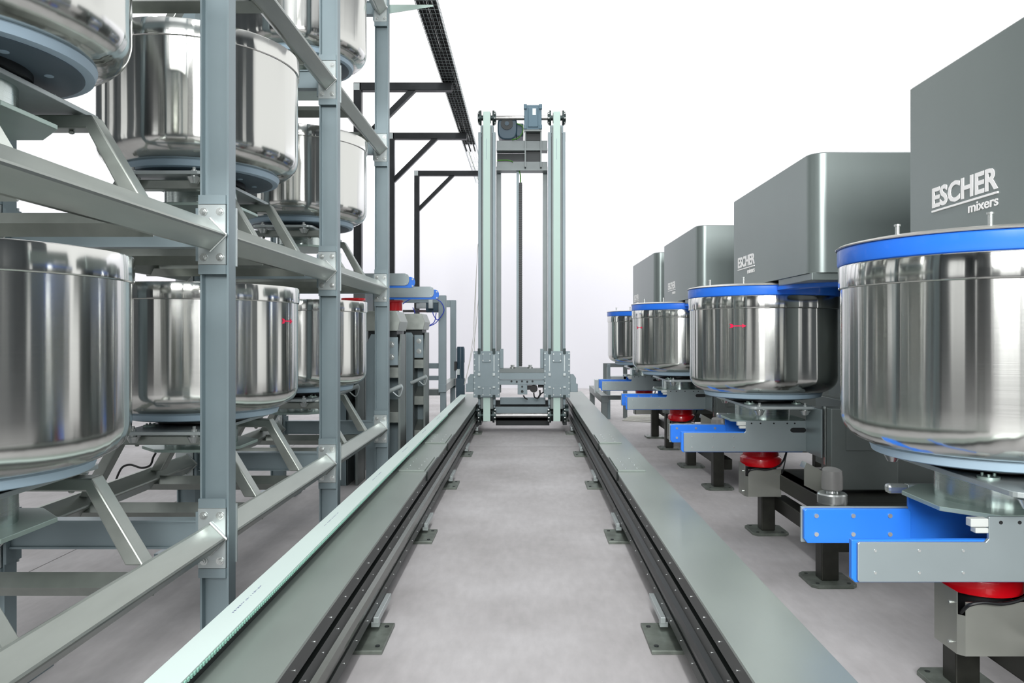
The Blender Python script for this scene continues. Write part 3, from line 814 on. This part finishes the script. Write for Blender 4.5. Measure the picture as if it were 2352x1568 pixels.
W(MB().cyl((gx(1164), GY+.085, gz(280)), (gx(1164), GY+.075, gz(280)), 5*S, 20)).build('fan_hub', 'motor_blue', g)
GB(1186, 1202, 278, 308, .12, .4, 'terminal_box', 'motor_blue', .01)
W(MB().tube(curve_pts([(gx(1187), GY+.08, gz(280)), (gx(1200), GY+.05, gz(288)), (gx(1200), GY+.05, gz(302)), (gx(1190), GY+.07, gz(314)), (gx(1176), GY+.1, gz(317))], 6), .009)).build('green_cable', 'cable_green', g)
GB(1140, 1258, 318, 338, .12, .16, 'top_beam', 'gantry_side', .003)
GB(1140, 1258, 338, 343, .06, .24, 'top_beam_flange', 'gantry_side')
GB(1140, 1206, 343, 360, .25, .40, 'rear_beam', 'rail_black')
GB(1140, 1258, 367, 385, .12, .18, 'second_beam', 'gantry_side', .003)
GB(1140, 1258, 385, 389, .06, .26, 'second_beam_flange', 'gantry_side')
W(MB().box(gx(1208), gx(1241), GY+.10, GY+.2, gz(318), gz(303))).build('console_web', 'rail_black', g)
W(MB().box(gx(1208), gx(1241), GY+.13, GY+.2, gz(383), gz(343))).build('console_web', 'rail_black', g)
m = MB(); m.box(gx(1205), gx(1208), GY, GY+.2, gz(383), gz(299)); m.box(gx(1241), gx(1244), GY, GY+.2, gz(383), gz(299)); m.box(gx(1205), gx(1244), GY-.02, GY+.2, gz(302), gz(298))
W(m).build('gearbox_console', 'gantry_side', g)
W(MB().tube(curve_pts([(gx(1141), GY+.1, gz(365)), (gx(1160), GY+.1, gz(364)), (gx(1170), GY+.1, gz(365)), (gx(1178), GY+.1, gz(368))], 6), .009)).build('green_cable', 'cable_green', g)
GB(1186, 1192, 388, 846, .14, .20, 'centre_post', 'gantry_paint')
ec = GB(1192, 1199, 416, 842, .10, .20, 'energy_chain', 'black_rubber')
lk = MB(); z = 420
while z < 840: lk.box(gx(1191.6), gx(1199.4), GY+.095, GY+.15, gz(z+3), gz(z)); z += 5.2
W(lk).build('chain_link', 'rail_black', ec, kind='stuff')
W(MB().tube(curve_pts([(gx(1193), GY+.12, gz(389)), (gx(1195), GY+.12, gz(400)), (gx(1196), GY+.12, gz(417))], 6), .009)).build('green_cable', 'cable_green', g)
# lift table between the carriage blocks
GB(1147, 1251, 846, 856, -.02, .22, 'table_top', 'gantry_side', .003)
GB(1147, 1251, 856, 871, -.06, .02, 'table_beam', 'gantry_paint', .003)
tf = GB(1147, 1251, 872, 883, -.05, .04, 'table_beam', 'gantry_paint', .003)
m = MB()
for k, px in enumerate((1175, 1187, 1199, 1211, 1223)): m.cyl((gx(px), GY-.05, gz(875+(k % 2))), (gx(px), GY-.058, gz(875+(k % 2))), .015, 12)
W(m).build('bolt', 'rail_black', tf, kind='stuff')
GB(1189, 1211, 883, 905, -.05, .0, 'coupling_bracket', 'gantry_paint', .003)
m = MB(); m.cyl((gx(1199.5), GY-.05, gz(898)), (gx(1199.5), GY-.06, gz(898)), .02, 14); m.cyl((gx(1199.5), GY-.05, gz(887)), (gx(1199.5), GY-.06, gz(887)), .014, 12)
W(m).build('bolt', 'rail_black', g, kind='stuff')
for px in (1177, 1218):
    m = MB().cyl((gx(px), GY+.05, gz(850)), (gx(px), GY+.05, gz(843)), 6*S, 20); m.cyl((gx(px), GY+.05, gz(843)), (gx(px), GY+.05, gz(838)), 5*S, 6, smooth=False)
    W(m).build('locating_pin', 'bolt_zinc', g)
GB(1183, 1212, 843, 850, .0, .1, 'pin_bar', 'gantry_side', .003)
m = MB().cyl((gx(1226), GY+.05, gz(893)), (gx(1226), GY+.3, gz(893)), 9*S, 24); m.box(gx(1211), gx(1226), GY+.08, GY+.25, gz(896), gz(886)); m.box(gx(1236), gx(1250), GY+.1, GY+.2, gz(891), gz(884))
W(m).build('travel_motor', 'black_rubber', g)
for c in ([(1226, 902), (1228, 912), (1236, 914), (1242, 905), (1250, 900)], [(1202, 908), (1206, 914), (1212, 917)], [(1240, 896), (1240, 906), (1234, 916)]):
    W(MB().tube(curve_pts([(gx(a), GY+.02, gz(b)) for a, b in c], 6), .010)).build('cable', 'black_rubber', g)
# bottom frame
GB(1147, 1254, 917, 933, .30, .42, 'bottom_beam', 'gantry_paint', .004)
GB(1136, 1264, 937, 955, .16, .24, 'bottom_beam', 'gantry_paint', .004)
W(MB().cyl((gx(1130), GY+.09, gz(955)), (gx(1270), GY+.09, gz(955)), 5*S, 20)).build('return_shaft', 'shaft_steel', g)
GB(1102, 1296, 925, 975, .44, .56, 'bottom_frame', 'rail_black', .01)
for px in (1130, 1267): GB(px-5, px+5, 917, 950, .2, .45, 'frame_leg', 'rail_dark')
for px in (1100, 1298):
    m = MB().box(gx(px)-.03, gx(px)+.03, GY+.1, GY+.9, .10, .30)
    W(m).build('track_bogie', 'rail_black', g)
GB(1136, 1264, 955, 985, .44, .52, 'bottom_frame', 'rail_black')

# ------------------------------------------------------------------ black portal brackets and cable tray
blab = ['black square-tube bracket nearest the camera, highest in the picture', 'black square-tube bracket in the middle, reaching the gantry mast', 'farthest black square-tube bracket, lowest in the picture']
for k, Y in enumerate((9.7, 12.1, 14.9)):
    t = thing('portal_bracket', blab[k], 'bracket', (-2.19, Y, 0), 'black brackets carrying the cable tray')
    MB().box(-.05, .05, -.05, .05, 0, 4.70).build('bracket_post', 'black_steel', t, bevel=.006)
    MB().box(-.05, 1.22, -.05, .05, 4.60, 4.70).build('bracket_arm', 'black_steel', t, bevel=.006)
    MB().bar((.03, 0, 3.93), (.72, 0, 4.62), .07, .07).build('bracket_brace', 'black_steel', t)
    MB().box(-.13, .13, -.13, .13, 0, .015).build('foot_plate', 'black_steel', t)
    MB().box(-.045, .03, -.053, -.05, 4.60, 4.69).build('weld_patch', 'plate_steel', t)
tray = thing('cable_tray', 'galvanised wire basket tray of black cables running above the rail', 'cable tray', (-.99, 10, 4.72))
O = Vector((-.99, 10, 4.72))
x0, x1, zt0 = -1.10, -.885, 4.712
m = MB()
for x in (x0, x0+.043, x0+.086, x0+.129, x0+.172, x1): m.cyl((x, 5.9, zt0), (x, 16.2, zt0), .0022, 5)
for x in (x0, x1):
    for z in (zt0+.03, zt0+.06): m.cyl((x, 5.9, z), (x, 16.2, z), .0022, 5)
W(m).build('tray_wire', 'wire_zinc', tray, kind='stuff')
m = MB(); y = 5.9
while y < 16.2:
    m.cyl((x0, y, zt0-.004), (x1, y, zt0-.004), .0028, 5)
    for x in (x0, x1): m.cyl((x, y, zt0-.004), (x, y, zt0+.06), .0028, 5)
    y += .1
W(m).build('tray_hoop', 'wire_zinc', tray, kind='stuff')
for k in range(8):
    xx = x0+.018+k*.0255
    pts = [(xx+random.uniform(-.003, .003), 5.9+q*.5, zt0+.016+random.uniform(-.001, .004)) for q in range(15 if k % 3 else 16)]
    W(MB().tube(pts, .0132, 7)).build('tray_cable', 'cable_black', tray)
W(MB().tube([(x0+.06, 13.4, zt0+.01), (x0+.07, 16, zt0+.01)], .006, 6)).build('tray_cable', 'cable_green', tray)
# galvanised cantilever that holds the near end of the tray on the rack
cl = thing('tray_bracket', 'galvanised tapered cantilever holding the tray at the rack top', 'bracket', (-1.25, 7.3, 4.6))
O = Vector((-1.25, 6.85, 4.6)); cl.location = O
zt_ = 1.45+(767-13)/1716*6.85
W(MB().prism([(-1.26, zt_-.075), (-.86, zt_-.012), (-.86, zt_+.0), (-1.26, zt_+.0)], 'y', 6.84, 6.845)).build('bracket_web', 'zinc', cl)
W(MB().box(-1.26, -.86, 6.84, 6.88, zt_, zt_+.004)).build('bracket_flange', 'zinc', cl)

# ------------------------------------------------------------------ tipping columns, transfer frame and loaders beyond the rack
def column(xr, yf, wdt, zt, lab):
    t = thing('tipper_column', lab, 'column', (xr, yf, 0), 'folded sheet steel tipper columns')
    # left face plate with bevelled top, deep right side channel with ledges
    wf = wdt*.52
    f_ = MB().prism([(-.05, 0), (.0, 0), (.0, zt-.17), (.02, zt-.12)]and[(-wdt, 0), (-wdt+wf, 0), (-wdt+wf, zt-.05), (-wdt+wf-.03, zt), (-wdt+.05, zt), (-wdt, zt-.10)], 'y', 0, .02)
    f_.build('face_plate', 'post_paint', t, bevel=.004)
    MB().box(-wdt+wf-.012, -wdt+wf, 0, .35, 0, zt-.04).build('inner_web', 'gantry_side', t)
    MB().box(-wdt+wf, -.0, .30, .315, 0, zt).build('back_web', 'post_paint', t)
    MB().prism([(0, 0), (.35, 0), (.35, zt), (.1, zt), (0, zt-.25)], 'x', -.02, 0).build('side_flange', 'body_steel', t)
    for z in (zt-.42, zt-.85, zt-1.25):
        if z < .2: continue
        MB().prism([(.02, z), (.30, z+.05), (.30, z+.20), (.02, z+.10)], 'x', -wdt+wf, -.02).build('ledge', 'beam_steel', t, bevel=.003)
    p_ = MB().box(-wdt+wf+.005, -.02, -.012, 0, zt-.30, zt-.03).build('bolted_plate', 'gantry_paint', t, bevel=.006)
    b_ = MB()
    for z in (zt-.10, zt-.22): b_.bolt((-(wdt-wf)/2-.005, -.012, z), (0, -1, 0), .02, .012)
    b_.build('bolt', 'bolt_zinc', p_, kind='stuff')
    MB().prism([(-.42*wdt-wdt*.7, zt+.03), (-.02, zt+.03), (-.0, zt+.12), (-.04, zt+.22), (-wdt*.95, zt+.22), (-wdt*1.05, zt+.12)], 'y', -.02, .45).build('top_hood', 'beam_steel', t, bevel=.004)
    MB().box(-wdt*.95, -.04, .03, .40, zt-.06, zt+.04).build('neck', 'rail_black', t)
    c_ = MB().cyl((-.16, -.05, .98-.1), (.02, -.05+.0, 1.06-.1), .02, 16); c_.build('cylinder', 'plate_steel', t)
    MB().tube(curve_pts([(-.06, -.06, .9), (.0, -.07, .86), (.03, -.06, .93), (.02, -.05, .97)], 6), .006).build('hose', 'plate_steel', t)
    return t
column(-1.21, 7.15, .33, 1.45, 'nearer folded steel tipper column right behind the last rack post')
column(-1.19, 8.75, .275, 1.47, 'farther folded steel tipper column standing free of the rack posts')
# a third one further in, behind the rack bowl
column(-1.62, 7.15, .20, 1.45, 'tipper column half hidden behind the far rack bowl')
# loader forks reaching over the columns
def loader(x1, y, zt, zb, lab, L):
    t = thing('loader_fork', lab, 'fork', (x1, y, (zt+zb)/2), 'raised loader forks')
    h = (zt-zb)/2; r = .045
    def rr(x0_, x1_, h_, r_):
        return [(x0_, -h_), (x1_-r_, -h_), (x1_-r_*.3, -h_+r_*.3), (x1_, -h_+r_), (x1_, h_-r_), (x1_-r_*.3, h_-r_*.3), (x1_-r_, h_), (x0_, h_)]
    MB().prism(rr(-L, -.06, h, r), 'y', -.012, 0).build('fork_plate', 'fork_steel', t, bevel=.002)
    MB().prism([(a, b-.03) for a, b in rr(-L, .0, h*.9, r)], 'y', 0, .02).build('fork_lining', 'fork_blue', t, bevel=.003)
    b_ = MB()
    for z in (-h*.6-.03, h*.5-.03): b_.cyl((-.025, 0, z), (-.025, -.006, z), .009, 10)
    for x in (-.1, -.3): 
        for z in (-h*.7, h*.7): b_.cyl((x, -.012, z), (x, -.014, z), .006, 10)
    b_.build('screw', 'bolt_zinc', t, kind='stuff')
    if L > .6:
        MB().lathe([(0, -h-.16), (.085, -h-.16), (.085, -h-.06), (.10, -h-.05), (.10, -h-.03), (0, -h-.03)], 32, (-.565, .15, 0)).build('drive_drum', 'red_paint', t)
        MB().cyl((-.565, .15, -h-.16), (-.565, .15, -h-.40), .045, 20).build('drum_shaft', 'bolt_zinc', t)
    MB().box(-L, -.02-L*.3, .05, .4, -h*.4, h*.4).build('fork_root', 'gantry_side', t)
    zc = (zt+zb)/2
    MB().box(-L-.1, -L+.02, .0, .4, -zc, h).build('loader_mast', 'gantry_side', t)
    return t
loader(-1.19, 7.95, 2.095, 1.965, 'upper loader fork with a short blue rounded end', .55)
loader(-1.095, 9.3, 2.04, 1.905, 'lower loader fork with a longer grey plate and blue end', .80)
rd = thing('drum_stand', 'red drum on a steel pole under the rack beam beside the last rack post', 'drum', (-1.80, 7.75, 0))
MB().lathe([(0, 1.735), (.10, 1.735), (.105, 1.79), (.125, 1.80), (.125, 1.82), (0, 1.82)], 36).build('drive_drum', 'red_paint', rd)
MB().cyl((0, 0, 0), (0, 0, 1.735), .05, 18).build('drum_pole', 'sheet_steel', rd)
# transfer frame of square tube
tf_ = thing('transfer_frame', 'grey square-tube frame with blue hose left of the gantry', 'frame', (-1.2, 10.6, 0))
O = Vector((-1.2, 10.6, 0))
def P(px, py, Y): return ((px-1210)*Y/1716, Y, CAMZ-(py-767)*Y/1716)
def BXP(px0, px1, py0, py1, Y, dep, name, m, bev=0.004, par=None):
    a = P(px0, py1, Y); b = P(px1, py0, Y)
    return W(MB().box(a[0], b[0], Y, Y+dep, a[2], b[2])).build(name, m, par or tf_, bevel=bev)
BXP(1007, 1024, 678, 900, 10.6, .1, 'frame_post', 'gantry_paint')
BXP(905, 1007, 683, 695, 10.6, .1, 'frame_beam', 'gantry_paint')
BXP(1007, 1024, 883, 901, 10.55, .1, 'post_collar', 'gantry_paint')
a = P(1011, 1000, 10.6); W(MB().box(a[0], a[0]+.08, 10.6, 10.68, 0, .64)).build('frame_leg', 'gantry_paint', tf_)
BXP(1034, 1047, 689, 890, 12.2, .1, 'frame_post', 'gantry_paint')
BXP(1020, 1034, 689, 705, 12.2, .1, 'frame_beam', 'gantry_paint')
a = P(1034, 1000, 12.2); W(MB().box(a[0], a[0]+.08, 12.2, 12.28, 0, .6)).build('frame_leg', 'gantry_paint', tf_)
a = P(1015, 884, 10.6); b = P(1041, 865, 12.2)
W(MB().bar((a[0], 10.6, .68), (a[0], 12.3, .68), .1, .11)).build('frame_beam', 'beam_steel', tf_)
BXP(975, 1007, 834, 846, 10.9, .1, 'frame_beam', 'gantry_paint')
BXP(975, 1007, 863, 873, 10.9, .1, 'frame_beam', 'gantry_paint')
BXP(975, 1012, 894, 908, 10.9, .1, 'frame_beam', 'gantry_side')
BXP(978, 1006, 694, 717, 10.62, .12, 'valve_block', 'motor_blue')
BXP(956, 979, 696, 708, 10.62, .1, 'sensor_head', 'plate_steel')
BXP(925, 979, 711, 717, 10.62, .06, 'guide_rod', 'shaft_steel')
BXP(984, 994, 688, 708, 10.5, .08, 'cylinder', 'plate_steel')
for c in ([(1000, 685), (1014, 695), (1020, 712), (1012, 728), (1004, 734), (996, 724), (994, 716)], [(925, 698), (940, 688), (960, 684), (1000, 685)], [(1012, 728), (1000, 742), (985, 749), (975, 749)], [(1002, 718), (998, 738), (988, 746), (975, 749)], [(948, 706), (952, 715), (955, 728)]):
    W(MB().tube(curve_pts([P(a_, b_, 10.45) for a_, b_ in c], 6), .006)).build('blue_hose', 'cable_blue', tf_)
# drive motor standing left of the gantry
mt = thing('gear_motor', 'dark blue upright gear motor on the rail end left of the gantry', 'motor', (-1.05, 12.1, 0))
O = Vector((-1.05, 12.1, 0)); Ym = 12.1
cxm = P(1058, 0, Ym)[0]
def zz_(py): return CAMZ-(py-767)*Ym/1716
W(MB().lathe([(0, zz_(832)), (.066, zz_(832)), (.066, zz_(801)), (.055, zz_(796)), (0, zz_(796))], 28, (cxm, Ym, 0))).build('motor_cowl', 'motor_blue', mt)
W(MB().lathe([(0, zz_(868)), (.060, zz_(868)), (.060, zz_(832)), (0, zz_(832))], 24, (cxm, Ym, 0))).build('motor_body', 'motor_blue', mt)
W(MB().box(cxm-.055, cxm-.01, Ym-.075, Ym-.05, zz_(860), zz_(847))).build('name_plate', 'plate_steel', mt)
W(MB().box(cxm-.07, cxm+.065, Ym-.07, Ym+.1, .42, zz_(868))).build('gearbox', 'motor_blue', mt, bevel=.01)
W(MB().box(cxm-.10, cxm-.055, Ym-.03, Ym+.03, zz_(850), zz_(830))).build('terminal_box', 'black_rubber', mt, bevel=.004)
# thin white cables hanging down to the gantry
for k, pts in enumerate(([(1103, 640, 11.5), (1092, 760, 11.5), (1082, 820, 11.5), (1066, 884, 11.5)], [(1098, 560, 11.6), (1090, 700, 11.6), (1086, 780, 11.6), (1069, 880, 11.6)], [(1094, 630, 11.35), (1091, 740, 11.35), (1089, 855, 11.35)])):
    o = MB().tube(curve_pts([P(*p) for p in pts], 5), .0045, 6).build('hanging_cable', 'cable_white')
    c0 = sum((Vector(v.co) for v in o.data.vertices), Vector())/len(o.data.vertices)
    tag(o, ['thin white cable hanging from the left gantry mast, slanting farthest left', 'thin white cable beside the left gantry mast, middle of three', 'thin white cable nearest the left gantry mast, almost upright'][k], 'cable', 'thin white cables beside the gantry')

# ------------------------------------------------------------------ discharge stand at the far end of the right row
st = thing('discharge_stand', 'dark grey square-tube stand at the far end of the right rail', 'stand', (1.2, 12.4, 0))
O = Vector((1.2, 12.4, 0))
def BXS(*a, **k): return BXP(*a, par=st, **k)
BXS(1381, 1398, 908, 925, 11.7, .1, 'stand_corner', 'gantry_side')
m = MB().bar((P(1389, 0, 11.7)[0], 11.75, .43), (P(1389, 0, 11.7)[0], 14.0, .43), .1, .11); W(m).build('stand_beam', 'body_steel', st)
BXS(1398, 1450, 908, 918, 11.72, .08, 'stand_beam', 'gantry_side')
BXS(1382, 1395, 925, 1010, 11.7, .09, 'stand_leg', 'gantry_side')
a = P(1389, 0, 11.7); W(MB().box(a[0]-.045, a[0]+.045, 13.9, 13.99, 0, .38)).build('stand_leg', 'gantry_side', st)
BXS(1367, 1376, 872, 903, 12.6, .2, 'stand_block', 'plate_steel')
gt = thing('stop_gate', 'grey square-tube gate behind the farthest bowl', 'frame', (1.3, 12.9, 0))
O = Vector((1.3, 12.9, 0))
def BXG(*a, **k): return BXP(*a, par=gt, **k)
BXG(1386, 1394, 834, 990, 12.9, .08, 'gate_post', 'gantry_side')
BXG(1394, 1432, 834, 843, 12.9, .08, 'gate_beam', 'gantry_side')
BXG(1395, 1402, 836, 990, 12.75, .06, 'gate_post', 'gantry_paint')
BXG(1432, 1441, 836, 990, 12.9, .08, 'gate_post', 'gantry_side')
BXG(1402, 1450, 864, 872, 12.9, .3, 'gate_tray', 'plate_steel')
# loose white cables on the floor past the stand
o = MB()
for k in range(5): o.tube(curve_pts([(1.6+.05*k, 12.5+.15*k, .012), (2.2, 12.2+.25*k, .012), (2.9, 12.6+.1*k, .012), (3.6, 12.3+.2*k, .012)], 8), .010, 6)
o = o.build('floor_cable', 'cable_white'); tag(o, 'bundle of pale cables lying on the floor beyond the mixers', 'cable'); o['kind'] = 'stuff'
